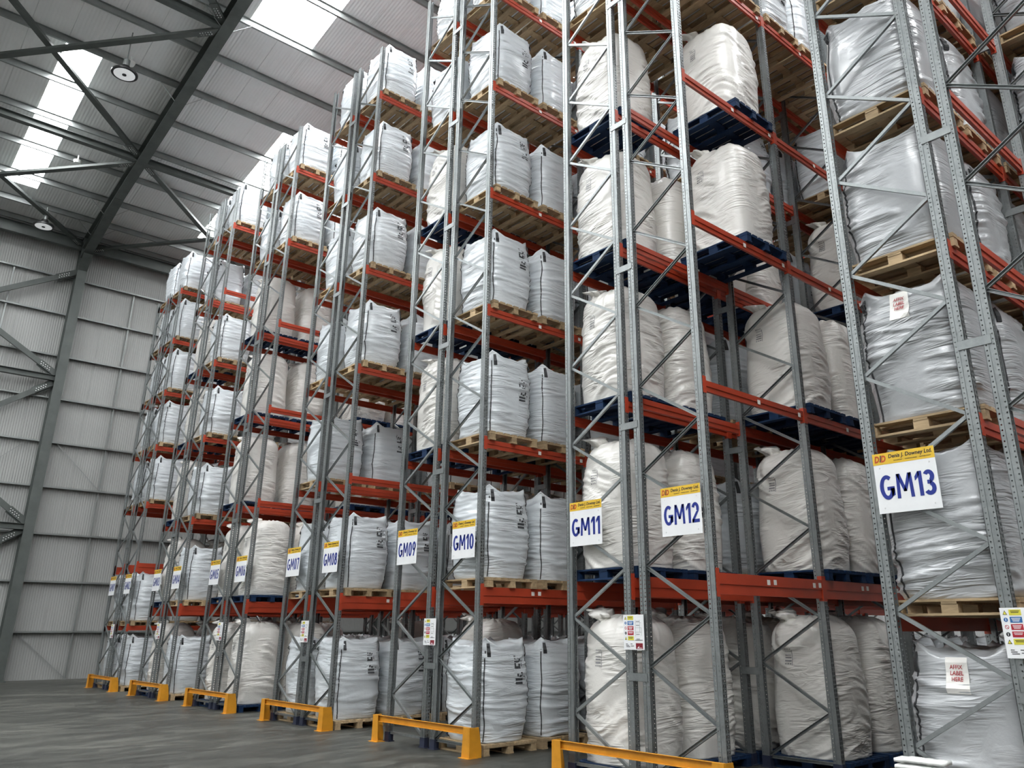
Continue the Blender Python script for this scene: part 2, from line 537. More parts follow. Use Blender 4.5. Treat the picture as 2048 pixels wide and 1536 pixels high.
for z, nm in ((11.0, 'upper'), (5.3, 'lower')):
    o = put('wall_strut', MB().ibeam((x0 + .03, YB - .44, z), (x1 - .03, YB - .44, z), .2, .22, .016, .012).mesh('wall_strut', 'dark_steel'))
    tag(o, 'dark steel horizontal strut, %s one between columns at the wall' % nm, 'beam', 'wall struts')

# high-bay lamps
def lamp(x, y, z, ztop, label):
    e = put('high_bay_lamp', None, None, (x, y, z))
    tag(e, label, 'lamp', 'high bay lamps under the roof')
    hs = MB().cyl((0, 0), .36, 0.0, .05, 32).cyl((0, 0), .34, .05, .11, 32, .2).cyl((0, 0), .16, .11, .27, 20, .12)
    put('housing', hs.mesh('housing', 'black_plastic'), e)
    put('lens', MB().cyl((0, 0), .29, -.012, .0, 32).mesh('lens', 'lamp_lens'), e)
    put('hub', MB().cyl((0, 0), .06, -.03, -.012, 16).mesh('hub', 'black_plastic'), e)
    put('driver_box', MB().cyl((0, 0), .09, .27, .5, 16).mesh('driver_box', 'girt_steel'), e)
    put('hanger_rod', MB().cyl((0, 0), .018, .5, ztop - z, 8).mesh('hanger_rod', 'girt_steel'), e)
lamp(-3.71, 14.92, 17.25, 18.76, 'round black high bay lamp on long rod, upper of the two')
lamp(-3.54, 25.41, 16.42, 17.25, 'round black high bay lamp near the eaves beside the column')
for sx, sy in ((-3.43, 21.69), (-3.43, 15.95)):
    o = put('roof_sensor', MB().cyl((0, 0), .03, .0, .22, 10).cyl((0, 0), .11, -.1, 0, 18, .14).mesh('roof_sensor', 'white_plastic'), None, (sx, sy, zf(sy) + .38))
    tag(o, 'small white dome sensor under the purlin, %s' % ('near the mid slope brace' if sy > 20 else 'beside the upper lamp'), 'sensor', 'roof sensors')

# ------------------------------------------------------------------ pallets
def pallet_parts(mat):
    d = []
    for i in range(7):
        xx = -.5 + .05 + i * .15
        d.append(('deck_board', MB().box(xx - .052, xx + .052, -.6, .6, .122, .144).mesh('deck_board', mat)))
    for yy in (-.53, 0, .53):
        d.append(('stringer_board', MB().box(-.5, .5, yy - .07, yy + .07, .1005, .1215).mesh('stringer_board', mat)))
    for xx in (-.445, 0, .445):
        d.append(('skid_board', MB().box(xx - .055, xx + .055, -.6, .6, 0, .022).mesh('skid_board', mat)))
        for yy in (-.52, 0, .52):
            d.append(('block', MB().box(xx - .05, xx + .05, yy - .075, yy + .075, .0225, .1).mesh('block', mat)))
    return d
def pallet_lowres(mat):
    b = MB()
    for i in range(7):
        xx = -.45 + i * .15
        b.box(xx - .052, xx + .052, -.6, .6, .122, .144)
    for yy in (-.53, 0, .53): b.box(-.5, .5, yy - .07, yy + .07, .1, .122)
    for xx in (-.445, 0, .445):
        b.box(xx - .055, xx + .055, -.6, .6, 0, .022)
        for yy in (-.52, 0, .52): b.box(xx - .05, xx + .05, yy - .075, yy + .075, .022, .1)
    return b.mesh('pallet', mat)
PAL = {'wood': pallet_parts('pallet_wood'), 'blue': pallet_parts('pallet_blue')}
PALLO = {'wood': pallet_lowres('pallet_wood'), 'blue': pallet_lowres('pallet_blue')}
def pallet(kind, loc, rz, label, detail):
    nm = 'wooden_pallet' if kind == 'wood' else 'blue_pallet'
    grp = 'wooden pallets on the racks' if kind == 'wood' else 'blue pallets on the racks'
    if detail:
        e = put(nm, None, None, loc, rz)
        for pn, me in PAL[kind]:
            put(pn, me, e)
    else:
        e = put(nm, PALLO[kind], None, loc, rz)
    tag(e, label, 'pallet', grp)
    return e

# ------------------------------------------------------------------ bulk bags
def outline(hx, hy, n, nu):
    """points of a superellipse, even in arc length, with normals; starts at the -X,-Y corner"""
    N = 720
    pts = []
    for i in range(N):
        a = 2 * math.pi * i / N + math.pi * 1.25
        c_, s_ = math.cos(a), math.sin(a)
        pts.append((hx * math.copysign(abs(c_) ** (2 / n), c_), hy * math.copysign(abs(s_) ** (2 / n), s_)))
    acc = [0.0]
    for i in range(N):
        p, q = pts[i], pts[(i + 1) % N]
        acc.append(acc[-1] + math.hypot(q[0] - p[0], q[1] - p[1]))
    L = acc[-1]
    out = []
    j = 0
    for i in range(nu):
        s_ = L * i / nu
        while acc[j + 1] < s_: j += 1
        k = (s_ - acc[j]) / max(1e-9, acc[j + 1] - acc[j])
        p, q = pts[j], pts[(j + 1) % N]
        x_, y_ = p[0] + (q[0] - p[0]) * k, p[1] + (q[1] - p[1]) * k
        nx = math.copysign(abs(x_ / hx) ** (n - 1) / hx, x_); ny = math.copysign(abs(y_ / hy) ** (n - 1) / hy, y_)
        l = math.hypot(nx, ny) or 1
        out.append((x_, y_, nx / l, ny / l, s_))
    return out, L
def ns(x, y, z): return noise.noise(Vector((x, y, z)))
def sstep(a, b, x):
    t_ = max(0.0, min(1.0, (x - a) / (b - a))); return t_ * t_ * (3 - 2 * t_)

class Bag:
    def __init__(s, kind, seed):
        s.kind = kind; s.o = seed * 13.7
        if kind == 'W': s.hx, s.hy, s.H, s.n = .475, .535, 1.40, 3.9
        elif kind == 'S': s.hx, s.hy, s.H, s.n = .49, .545, 1.40, 3.6
        else: s.hx, s.hy, s.H, s.n = .470, .525, 1.74, 3.8
    def prof(s, z):
        """horizontal scale at height fraction, and vertical"""
        if s.kind == 'C':
            return .97 + .05 * math.sin(min(z, .8) / .8 * math.pi) - .03 * sstep(.0, 1, z)
        return .915 + .125 * math.sin(max(0, z) * math.pi) ** .8 - .02 * sstep(.6, 1, z)
    def disp(s, a, z):
        """outward displacement at arc length a (m), height z (m); seamless around by using x,y via a on a circle"""
        o = s.o
        th = a / s.L * 2 * math.pi
        cx, cy = math.cos(th) * .62, math.sin(th) * .62
        hz = z / s.H
        if s.kind == 'C':
            d = .022 * ns(cx * 1.6 + o, cy * 1.6, z * 1.3)
            sl = .8 * math.sin(th * 2 + o)
            wv = .7 * ns(cx * 2.5 + o, cy * 2.5 + 9, z * 1.7)
            for fz, fc, am in ((5.5, .8, .019), (11, 1.0, .018), (22, 1.4, .010)):
                r_ = 1 - abs(ns(cx * fc + o + 3, cy * fc, (z + sl * .22) * fz + wv * 1.3)) * 3.2
                mk = sstep(-.25, .2, ns(cx * 2.2 + o + 5, cy * 2.2 + 4, z * 1.6))
                d += am * max(r_, 0) ** 1.4 * mk * (1 - .4 * sstep(.75, 1, hz))
            # pinched seam line at the corner
            return d
        if s.kind == 'S':
            d = .018 * ns(cx * 1.6 + o, cy * 1.6, z * 1.2)
            tl = .07 * math.sin(th + o)
            for fz, fc, am in ((6.5, .7, .026), (14, .9, .018), (26, 1.2, .008)):
                r_ = 1 - abs(ns(cx * fc + o + 3, cy * fc, (z + tl) * fz)) * 3.4
                mk = sstep(-.3, .2, ns(cx * 1.8 + o + 5, cy * 1.8 + 4, z * 1.6))
                d += am * max(r_, 0) ** 1.5 * mk
            return d
        d = .022 * ns(cx * 1.6 + o, cy * 1.6, z * 1.3)
        wv = .5 * ns(cx * 2 + o, cy * 2 + 9, z * 1.7)
        for fz, fc, am in ((6.0, .7, .026), (12, .8, .022), (24, 1.0, .011)):
            r_ = 1 - abs(ns(cx * fc + o + 3, cy * fc, z * fz + wv)) * 3.6
            mk = sstep(-.25, .25, ns(cx * 1.6 + o + 5 + fz, cy * 1.6 + 4, z * 2.6))
            d += am * max(r_, 0) ** 1.5 * mk
        return d
    def ear(s, i, nu):
        """how much a rim point is a corner (1 at corner)"""
        q = (i / nu * 4) % 1.0
        q = min(q, 1 - q)
        return max(0, 1 - q / .24)
    def point(s, i, nu, z, off=0.0):
        x_, y_, nx, ny, a = s.pts[i % nu]
        k = s.prof(min(1, z / s.H)); d = s.disp(a, z) + off
        return (x_ * k + nx * d, y_ * k + ny * d, z)
    def rimz(s, i, nu):
        e = s.ear(i, nu)
        if s.kind == 'C': return 0
        return .12 * e ** 1.4 + .015 * ns(i * .35 + s.o, 3, 1)
    def build(s, nu, nz):
        s.nu = nu
        s.pts, s.L = outline(s.hx, s.hy, s.n, nu)
        V, F = [], []
        wall = s.H * (.80 if s.kind == 'C' else .95)
        V += [None] * 0
        for j in range(nz + 1):
            z = wall * j / nz
            for i in range(nu):
                p = s.point(i, nu, z)
                if s.kind != 'C':
                    p = (p[0], p[1], z + s.rimz(i, nu) * sstep(.82, 1, j / nz))
                elif j == 0:
                    p = (p[0], p[1], .0 + .02 * (ns(i * .3 + s.o, 0, 0) + .6) * 0)
                V.append(p)
        for j in range(nz):
            for i in range(nu):
                k = (i + 1) % nu
                F.append((j * nu + i, j * nu + k, (j + 1) * nu + k, (j + 1) * nu + i))
        rings = 9
        base = nz * nu
        for q in range(1, rings):
            t_ = q / rings
            st = len(V)
            for i in range(nu):
                x0_, y0_, z0_ = V[base + i]
                if s.kind == 'C':
                    ang = t_ * math.pi / 2
                    rr = math.cos(ang) ** .62
                    zz = wall + (s.H - wall) * math.sin(ang) ** .9
                    zz += .03 * ns(x0_ * rr * 5 + s.o, y0_ * rr * 5, 7) * (1 if t_ > .15 else t_ / .15)
                    # pleats gathering towards the tied neck
                    zz += .012 * math.sin(i / nu * 2 * math.pi * 17 + s.o) * sstep(.2, .8, t_)
                    x_, y_ = x0_ * rr, y0_ * rr
                else:
                    rr = 1 - t_ * .96
                    e = s.ear(i, nu)
                    # shoulder rounds over, dips between ears, shallow dome in the middle
                    zz = wall + (z0_ - wall) * (1 - t_) ** 2.2 + .055 * math.sin(min(1, t_ * 1.25) * math.pi / 2)
                    zz += .035 * ns(x0_ * rr * 4 + s.o, y0_ * rr * 4, 3) + .018 * ns(x0_ * rr * 11 + s.o, y0_ * rr * 11, 5)
                    x_, y_ = x0_ * rr, y0_ * rr
                V.append((x_, y_, zz))
            for i in range(nu):
                k = (i + 1) % nu
                pb = base if q == 1 else st - nu
                F.append((pb + i, pb + k, st + k, st + i))
        V.append((0, 0, V[-1][2] + .005))
        st = len(V) - 1 - nu
        for i in range(nu):
            F.append((st + i, st + (i + 1) % nu, len(V) - 1))
        F.append(tuple(reversed(range(nu))))
        me = bpy.data.meshes.new('bulk_bag')
        me.from_pydata(V, [], F)
        me.materials.append(M[{'W': 'white_film', 'C': 'cream_film', 'S': 'grey_film'}[s.kind]])
        me.polygons.foreach_set('use_smooth', [True] * (len(F) - 1) + [False])
        me.update()
        s.mesh = me
        s.kids = []
        s.wall = wall
        if s.kind in 'WS': s.trim()
        else: s.trim_cream()
        return s
    def at(s, fr, z, off):
        """point on surface at outline fraction fr (0..1 from the -X,-Y corner) and height z"""
        q = fr % 1.0 * s.nu
        i = int(q); k = q - i
        a, b = s.point(i, s.nu, z, off), s.point(i + 1, s.nu, z, off)
        return tuple(a[c_] + (b[c_] - a[c_]) * k for c_ in range(3))
    def strip(s, name, fr, dfr, z0, z1, mat, steps=36, off=.004, wob=.0):
        b = MB()
        pr = None
        for j in range(steps + 1):
            z = z0 + (z1 - z0) * j / steps
            wb_ = wob * ns(z * 3 + s.o, fr * 9, 2)
            l, r_ = s.at(fr - dfr + wb_, z, off), s.at(fr + dfr + wb_, z, off)
            l2, r2_ = s.at(fr - dfr + wb_, z, off - .012), s.at(fr + dfr + wb_, z, off - .012)
            b.v += [l, r_, r2_, l2]
            if j:
                n = len(b.v) - 8
                for k in range(4):
                    b.f.append((n + k, n + (k + 1) % 4, n + 4 + (k + 1) % 4, n + 4 + k)); b.mi.append(0)
        n = len(b.v)
        b.f += [(0, 3, 2, 1), (n - 4, n - 3, n - 2, n - 1)]; b.mi += [0, 0]
        return (name, b.mesh(name, mat))
    def trim(s):
        dark = 'seam_black'
        wd = .0024 if s.kind == 'W' else .0026
        for c_ in range(4):
            s.kids.append(s.strip('seam', c_ / 4, wd, .02, s.wall * .985, dark, 60, .008,   .006 if s.kind == 'W' else .007))
        for c_ in range(4):
            # folded lifting loop hanging from the corner peak
            b = MB()
            fr = c_ / 4 + (.012 if c_ % 2 == 0 else -.008)
            side = .012
            hang = .16 + .07 * abs(ns(s.o, c_, 4)) * 2
            for j in range(7):
                z = s.wall + .035 - hang * j / 6
                zz = min(z, s.wall)
                oo = .014 + .022 * math.sin(j / 6 * math.pi)
                l, r_ = s.at(fr - side / 2 + .004 * j / 6, zz, oo), s.at(fr + side / 2 + .007 * j / 6, zz, oo)
                l = (l[0], l[1], z); r_ = (r_[0], r_[1], z)
                l2, r2_ = s.at(fr - side / 2 + .004 * j / 6, zz, oo - .012), s.at(fr + side / 2 + .007 * j / 6, zz, oo - .012)
                l2 = (l2[0], l2[1], z); r2_ = (r2_[0], r2_[1], z)
                b.v += [l, r_, r2_, l2]
                if j:
                    n = len(b.v) - 8
                    for k in range(4):
                        b.f.append((n + k, n + (k + 1) % 4, n + 4 + (k + 1) % 4, n + 4 + k)); b.mi.append(0)
            n = len(b.v)
            b.f += [(0, 3, 2, 1), (n - 4, n - 3, n - 2, n - 1)]; b.mi += [0, 0]
            s.kids.append(('lifting_loop', b.mesh('lifting_loop', dark)))
        if s.kind == 'W':
            s.print_block(.250 * .70, s.H * (.70 if s.o % 2 < 1 else .58))
        else:
            # paper pocket: AFFIX LABEL HERE
            s.paper()
    def patch(s, b, f0, f1, z0, z1, off):
        nx = max(1, int(abs(f1 - f0) / .012)); nzz = max(1, int(abs(z1 - z0) / .04))
        for i in range(nx):
            for j in range(nzz):
                a0, a1 = f0 + (f1 - f0) * i / nx, f0 + (f1 - f0) * (i + 1) / nx
                c0, c1 = z0 + (z1 - z0) * j / nzz, z0 + (z1 - z0) * (j + 1) / nzz
                b.quad(s.at(a0, c0, off), s.at(a1, c0, off), s.at(a1, c1, off), s.at(a0, c1, off))
    def print_block(s, fc, zc):
        """black shipping print on the -Y face: sideways lettering and bar blocks on a pale panel"""
        Lm = s.L
        W_ = lambda x_: x_ / Lm
        pal = MB(); s.patch(pal, fc - W_(.11), fc + W_(.12), zc - .21, zc + .21, .0035)
        s.kids.append(('print_panel', pal.mesh('print_panel', 'white_film')))
        b = MB()
        def rect(x0, x1, z0, z1): s.patch(b, fc + W_(x0), fc + W_(x1), zc + z0, zc + z1, .0065)
        rect(-.09, .05, -.20, -.165); rect(-.09, .05, -.15, -.115)          # two bars of the lower block
        rect(-.06, -.03, -.09, -.05); rect(-.02, .02, -.10, -.07); rect(.02, .05, -.08, -.03)
        rect(.07, .085, -.14, -.12); rect(.07, .095, -.10, -.085)
        rect(-.10, .02, .02, .055); rect(-.10, -.07, .055, .10); rect(-.02, .02, .055, .09)
        rect(-.10, .0, .11, .13); rect(-.10, -.075, .15, .18); rect(-.055, -.02, .14, .17); rect(-.01, .02, .12, .16)
        rect(.04, .055, .05, .10); rect(.04, .07, .12, .135)
        rect(-.10, -.06, .19, .205)
        s.kids.append(('shipping_print', b.mesh('shipping_print', 'print_ink')))
    def paper(s):
        Lm = s.L
        fc = 1 - .16 if s.o % 2 < 1 else 1 - .14
        b = MB(); z1 = s.wall * .995
        s.patch(b, fc - .10 / Lm, fc + .10 / Lm, z1 - .30, z1, .008)
        s.kids.append(('label_pocket', b.mesh('label_pocket', 'sticker_paper')))
        s.pocket = (fc, z1)
    def trim_cream(s):
        # tied neck: a crumpled spout lying towards the -X,+Y side of the dome
        b = MB()
        nu, nz = 22, 10
        for j in range(nz + 1):
            t_ = j / nz
            cx = -.16 - .14 * t_; cy = .14 + .15 * t_; cz = s.H - .20 + .36 * t_ - .10 * t_ * t_
            rad = (.24 - .14 * math.sin(min(1, t_ * 1.5) * math.pi / 2) + .06 * sstep(.5, .9, t_))
            for i in range(nu):
                a = 2 * math.pi * i / nu
                rr = rad * (1 + .34 * math.sin(a * 5 + s.o) * sstep(.1, .5, t_) + .3 * ns(math.cos(a) * 2 + s.o, math.sin(a) * 2, t_ * 4))
                b.v.append((cx + rr * math.cos(a) * .9, cy + rr * math.sin(a) * .9, cz + rr * .35 * math.sin(a + 1) + .03 * ns(a * 2, t_ * 5, s.o)))
        for j in range(nz):
            for i in range(nu):
                k = (i + 1) % nu
                b.f.append((j * nu + i, j * nu + k, (j + 1) * nu + k, (j + 1) * nu + i)); b.mi.append(0)
        b.f.append(tuple(nz * nu + i for i in range(nu))); b.mi.append(0)
        s.kids.append(('tied_neck', b.mesh('tied_neck', 'cream_film', True)))
        Lm = s.L
        b = MB()
        fc = 1 - .25 * .70; zc = s.H * .70
        def rect(x0, x1, z0, z1): s.patch(b, fc - x0 / Lm, fc - x1 / Lm, zc + z0, zc + z1, .005)
        rect(-.065, -.056, -.11, .08)
        for z0, z1, n in ((.085, .10, 4), (.055, .07, 5), (.01, .022, 1), (-.025, -.008, 1), (-.065, -.045, 1), (-.10, -.085, 3)):
            for i in range(n):
                x0 = -.05 + .11 * i / n
                rect(x0 + .004, x0 + .11 / n - .008, z0, z1)
        s.kids.append(('shipping_print', b.mesh('shipping_print', 'print_grey')))

LIB = {}
for kd, cnt in (('W', 5), ('C', 5), ('S', 4)):
    LIB[kd, 'hi'] = [Bag(kd, i + 1).build(112, 64 if kd != 'C' else 76) for i in range(cnt)]
    LIB[kd, 'lo'] = [Bag(kd, i + 31).build(76, 46) for i in range(3)] if kd != 'S' else LIB['S', 'hi']

def text_mesh(body, name, mat, size, bold=0.0, width=None, depth=.001, shear=0.0, align='CENTER'):
    cu = bpy.data.curves.new(name, 'FONT')
    cu.body = body; cu.size = size; cu.offset = bold; cu.shear = shear
    cu.align_x = align; cu.align_y = 'CENTER'; cu.extrude = depth; cu.resolution_u = 3
    o = bpy.data.objects.new(name, cu); COL.objects.link(o)
    dg = bpy.context.evaluated_depsgraph_get(); dg.update()
    me = bpy.data.meshes.new_from_object(o.evaluated_get(dg))
    bpy.data.objects.remove(o); bpy.data.curves.remove(cu)
    me.name = name
    xs = [v.co.x for v in me.vertices]
    k = width / (max(xs) - min(xs)) if width else 1.0
    cxm = (max(xs) + min(xs)) / 2
    ys = [v.co.y for v in me.vertices]; cym = (max(ys) + min(ys)) / 2
    for v in me.vertices:                 # stand it up facing -X, reading towards -Y
        a, b_, c_ = (v.co.x - (cxm if align == 'CENTER' else min(xs))) * k, v.co.y - cym, v.co.z
        v.co = (-c_, -a, b_)
    me.materials.clear(); me.materials.append(M[mat]); me.update()
    return me


def glyph_mesh(code, name, mat, width, height):
    """heavy condensed capitals and figures drawn from ribbons"""
    polys = []
    W = .20
    def arc(cx, cy, rx, ry, a0, a1, ox, n=18, w=W):
        n = max(4, int(abs(a1 - a0) / 360 * 28))
        for i in range(n):
            q = []
            for k, t_ in ((0, 0), (0, 1), (1, 1), (1, 0)):
                a = math.radians(a0 + (a1 - a0) * (i + t_) / n)
                RX, RY = (rx, ry) if k == 0 else (rx - w, ry - w * .82)
                q.append((ox + cx + RX * math.cos(a), cy + RY * math.sin(a)))
            polys.append(q)
    def poly(ox, *p): polys.append([(ox + a, b) for a, b in p])
    ox = 0.0
    for ch in code:
        if ch == 'G':
            arc(.36, .5, .36, .51, 52, 352, ox)
            poly(ox, (.36, .52), (.36, .37), (.72, .37), (.72, .52)); poly(ox, (.55, .45), (.55, .10), (.72, .16), (.72, .45)); ox += .80
        elif ch == 'M':
            poly(ox, (0, 0), (.17, 0), (.20, 1), (.05, 1)); poly(ox, (.66, 0), (.83, 0), (.78, 1), (.63, 1))
            poly(ox, (.05, 1), (.23, 1), (.50, .26), (.345, .26)); poly(ox, (.78, 1), (.60, 1), (.33, .26), (.485, .26)); ox += .92
        elif ch == '1':
            poly(ox, (.16, 0), (.345, 0), (.345, 1), (.16, 1)); poly(ox, (.16, 1), (.22, 1), (.22, .82), (.0, .62), (.0, .80)); ox += .43
        elif ch == '0':
            arc(.28, .5, .28, .51, 0, 360, ox); ox += .64
        elif ch == '2':
            arc(.26, .70, .27, .31, 165, -32, ox)
            poly(ox, (.50, .56), (.34, .58), (.0, .16), (.0, .0), (.08, .0)); poly(ox, (.0, .0), (.55, .0), (.55, .17), (.0, .17)); ox += .63
        elif ch == '3':
            arc(.22, .745, .265, .265, 150, -75, ox); arc(.22, .27, .29, .28, 80, -150, ox); poly(ox, (.13, .60), (.13, .44), (.30, .44), (.30, .60)); ox += .58
        elif ch == '4':
            poly(ox, (.33, 0), (.51, 0), (.51, 1), (.33, 1)); poly(ox, (.0, .20), (.62, .20), (.62, .36), (.0, .36)); poly(ox, (.0, .34), (.17, .34), (.42, 1), (.33, 1)); ox += .67
        elif ch == '5':
            poly(ox, (.06, .84), (.48, .84), (.48, 1), (.06, 1)); poly(ox, (.06, .45), (.22, .45), (.22, 1), (.06, 1)); arc(.2, .31, .30, .32, 95, -140, ox); ox += .59
        elif ch in '69':
            n0 = len(polys)
            arc(.28, .31, .28, .32, 0, 360, ox); poly(ox, (.0, .30), (.18, .36), (.44, 1), (.26, 1))
            if ch == '9':
                for q in polys[n0:]:
                    q[:] = [(2 * ox + .56 - a, 1 - b) for a, b in q]
            ox += .64
        elif ch == '7':
            poly(ox, (.0, .84), (.52, .84), (.52, 1), (.0, 1)); poly(ox, (.08, 0), (.27, 0), (.52, .86), (.33, .86)); ox += .58
        elif ch == '8':
            arc(.27, .745, .25, .265, 0, 360, ox); arc(.27, .28, .28, .29, 0, 360, ox); ox += .62
    tot = ox - .07
    b = MB()
    for q in polys:
        b.quad(*[(-.0012, -(a / tot - .5) * width, (c_ - .5) * height) for a, c_ in q])
    return b.mesh(name, mat)
AFF = text_mesh('AFFIX\nLABEL\nHERE', 'label_lettering', 'red_ink', .05, .0008, .12, .0008, .2)
LEVELN = ['on the floor', 'first shelf', 'second shelf', 'third shelf', 'fourth shelf', 'fifth shelf', 'sixth shelf', 'seventh shelf']
POSN = ['end position', 'second from the end', 'third from the end', 'fourth from the end', 'fifth from the end', 'sixth from the end', 'seventh from the end', 'eighth from the end', 'ninth from the end', 'tenth from the end', 'eleventh from the end', 'twelfth from the end', 'thirteenth from the end', 'fourteenth from the end']
KW = {'W': 'white bulk bag with black seams', 'C': 'cream bulk bag with tied neck', 'S': 'grey stretch-wrapped bulk bag'}
GRP = {'W': 'white bulk bags on wooden pallets', 'C': 'cream bulk bags on blue pallets', 'S': 'grey wrapped bulk bags'}
def gm(row, side): 
    k = 11 - 2 * row + (0 if side == 'A' else 1)
    return 'GM%02d rack' % k if k < 14 else 'rack backing onto GM13'
def load(kd, row, side, lev, pos, z, yc, xc, wood_=None):
    detail = row <= 1
    rz = random.uniform(-.02, .02)
    pk = wood_ or ('blue' if kd == 'C' else 'wood')
    where = '%s of %s, %s' % (LEVELN[lev], gm(row, side), POSN[pos])
    pallet(pk, (xc, yc, z), rz * .5, ('wooden pallet' if pk == 'wood' else 'blue painted pallet') + ' ' + where, detail)
    lib = LIB[kd, 'hi' if row <= 1 else 'lo']
    bg = random.choice(lib)
    near = row <= 3
    o = put({'W': 'bulk_bag', 'C': 'cream_bag', 'S': 'wrapped_bag'}[kd], bg.mesh, None, (xc + random.uniform(-.01, .01), yc + random.uniform(-.01, .01), z + .1445), rz)
    tag(o, KW[kd] + ', ' + where, 'bulk bag', GRP[kd])
    for nm, me in bg.kids:
        if row >= 4 and nm in ('print_panel', 'shipping_print'): continue
        if nm == 'label_pocket' and not (row == -1 and side == 'A' and pos == 0 and lev in (0, 2)): continue
        c_ = put(nm, me, o)
        if nm == 'label_pocket':
            fc, z1 = bg.pocket
            me = AFF.copy()
            for v in me.vertices:
                v.co = bg.at(fc - v.co.y / bg.L, z1 - .13 + v.co.z, .017)
            put('label_lettering', me, c_)

# ------------------------------------------------------------------ rack geometry
FD = 1.131                       # frame depth
WT = 2.413                       # whole double row
BAY = 2.31
def upright_mesh(h):
    b = MB()
    x0, t_ = .04, .004
    b.box(-x0, x0, .051, .055, 0, h)                                  # front web with slots
    for sg in (-1, 1):
        a = sg * x0
        for y0, y1, xx in ((.012, .055, x0), (-.012, .012, x0 - .006), (-.055, -.012, x0)):
            xs = sorted((sg * xx, sg * (xx - t_)))
            b.box(xs[0], xs[1], y0, y1, 0, h)
        xs = sorted((sg * x0, sg * (x0 - .014)))
        b.box(xs[0], xs[1], -.055, -.051, 0, h)
    return b.mesh('upright', 'galvanised_slotted')
UPM = {14.95: upright_mesh(14.95), 13.0: upright_mesh(13.0)}
ZA, ZB, DZ = .71, 1.285, 1.147
def brace_mesh(y0, z0, y1, z1):
    b = MB(); p, q = (0, y0, z0), (0, y1, z1)
    b.bar(p, q, .004, .045, (1, 0, 0), .0, 0) if False else None
    d = (Vector(q) - Vector(p)).normalized(); up = (1, 0, 0)
    b.bar(p, q, .036, .004, up, 0, -.014)
    b.bar(p, q, .004, .03, up, -.016, .001)
    b.bar(p, q, .004, .03, up, .016, .001)
    return b.mesh('brace', 'galvanised')
HY = FD / 2 - .11 + .02
BR = [brace_mesh(HY, 0, -HY, ZB - ZA), brace_mesh(-HY, 0, HY, ZA + DZ - ZB)]
BR0 = brace_mesh(-HY, .14, HY, ZA)
BRH = brace_mesh(-HY, .13, HY, .13)
FOOT = MB().box(-.055, .055, -.085, .085, 0, .012).box(-.044, .044, -.062, .062, .012, .14).mesh('foot_plate', 'foot_blue')
BOLT = MB().box(-.016, 0, -.011, .011, -.011, .011).mesh('brace_bolt', 'bolt_zinc')
def frame(parent, x, y, flip, h, near):
    """upright frame; local +Y is the outer (aisle) side"""
    e = put('upright_frame', None, parent, (x, y, 0), math.pi if flip else 0)
    put('upright', UPM[h], e, (0, FD / 2 - .055, 0))
    put('upright', UPM[h], e, (0, -FD / 2 + .055, 0), math.pi)
    put('foot_plate', FOOT, e, (0, FD / 2 - .055, 0)); put('foot_plate', FOOT, e, (0, -FD / 2 + .055, 0))
    put('horizontal_brace', BRH, e)
    put('brace', BR0, e)
    z = ZA
    while z + (ZB - ZA) < h - .05:
        put('brace', BR[0], e, (0, 0, z))
        if z + DZ < h - .05: put('brace', BR[1], e, (0, 0, z + (ZB - ZA)))
        z += DZ
    return e
BL = BAY - .08
def beam_mesh(hgt, tall):
    b = MB()
    b.box(-BL / 2, BL / 2, -.018, .018, -hgt, 0)
    # stepped profile: upper half stands proud
    b.box(-BL / 2, BL / 2, .018, .03, -hgt * .52, 0)
    b.box(-BL / 2, BL / 2, -.03, -.018, -hgt * .52, 0)
    for sg in (-1, 1):
        xa, xb = sorted((sg * BL / 2, sg * (BL / 2 + .06)))
        b.box(xa, xb, .03, .036, -hgt - .03, .05)
        xa, xb = sorted((sg * (BL / 2 - .006), sg * BL / 2))
        b.box(xa, xb, -.03, .036, -hgt - .03, .05)
    return b.mesh('beam', 'beam_orange')
BEAM = {False: beam_mesh(.135, False), True: beam_mesh(.235, True)}
STK = MB().box(-.032, .032, -.0015, 0, -.03, .03).mesh('location_sticker', 'sticker_paper')
STK2 = MB().box(-.024, .024, -.0022, -.0015, -.012, .012).mesh('sticker_print', 'print_grey')
SPC = MB().box(-.004, 0, -.15, .15, -.045, .045).box(-.004, .02, -.15, .15, .041, .045).box(-.004, .02, -.15, .15, -.045, -.041).mesh('row_spacer', 'galvanised')
LV = {r_: [2.316, 4.596, 6.885, 9.14, 11.43, 13.64] for r_ in range(0, 5)}
LV[5] = [1.83, 3.66, 5.49, 7.33, 9.17, 11.0, 12.83]
LV[-1] = [1.82, 3.53, 5.30, 7.09, 8.88, 10.67, 12.46]
NB = {-1: 5, 0: 7, 1: 7, 2: 6, 3: 5, 4: 4, 5: 3}

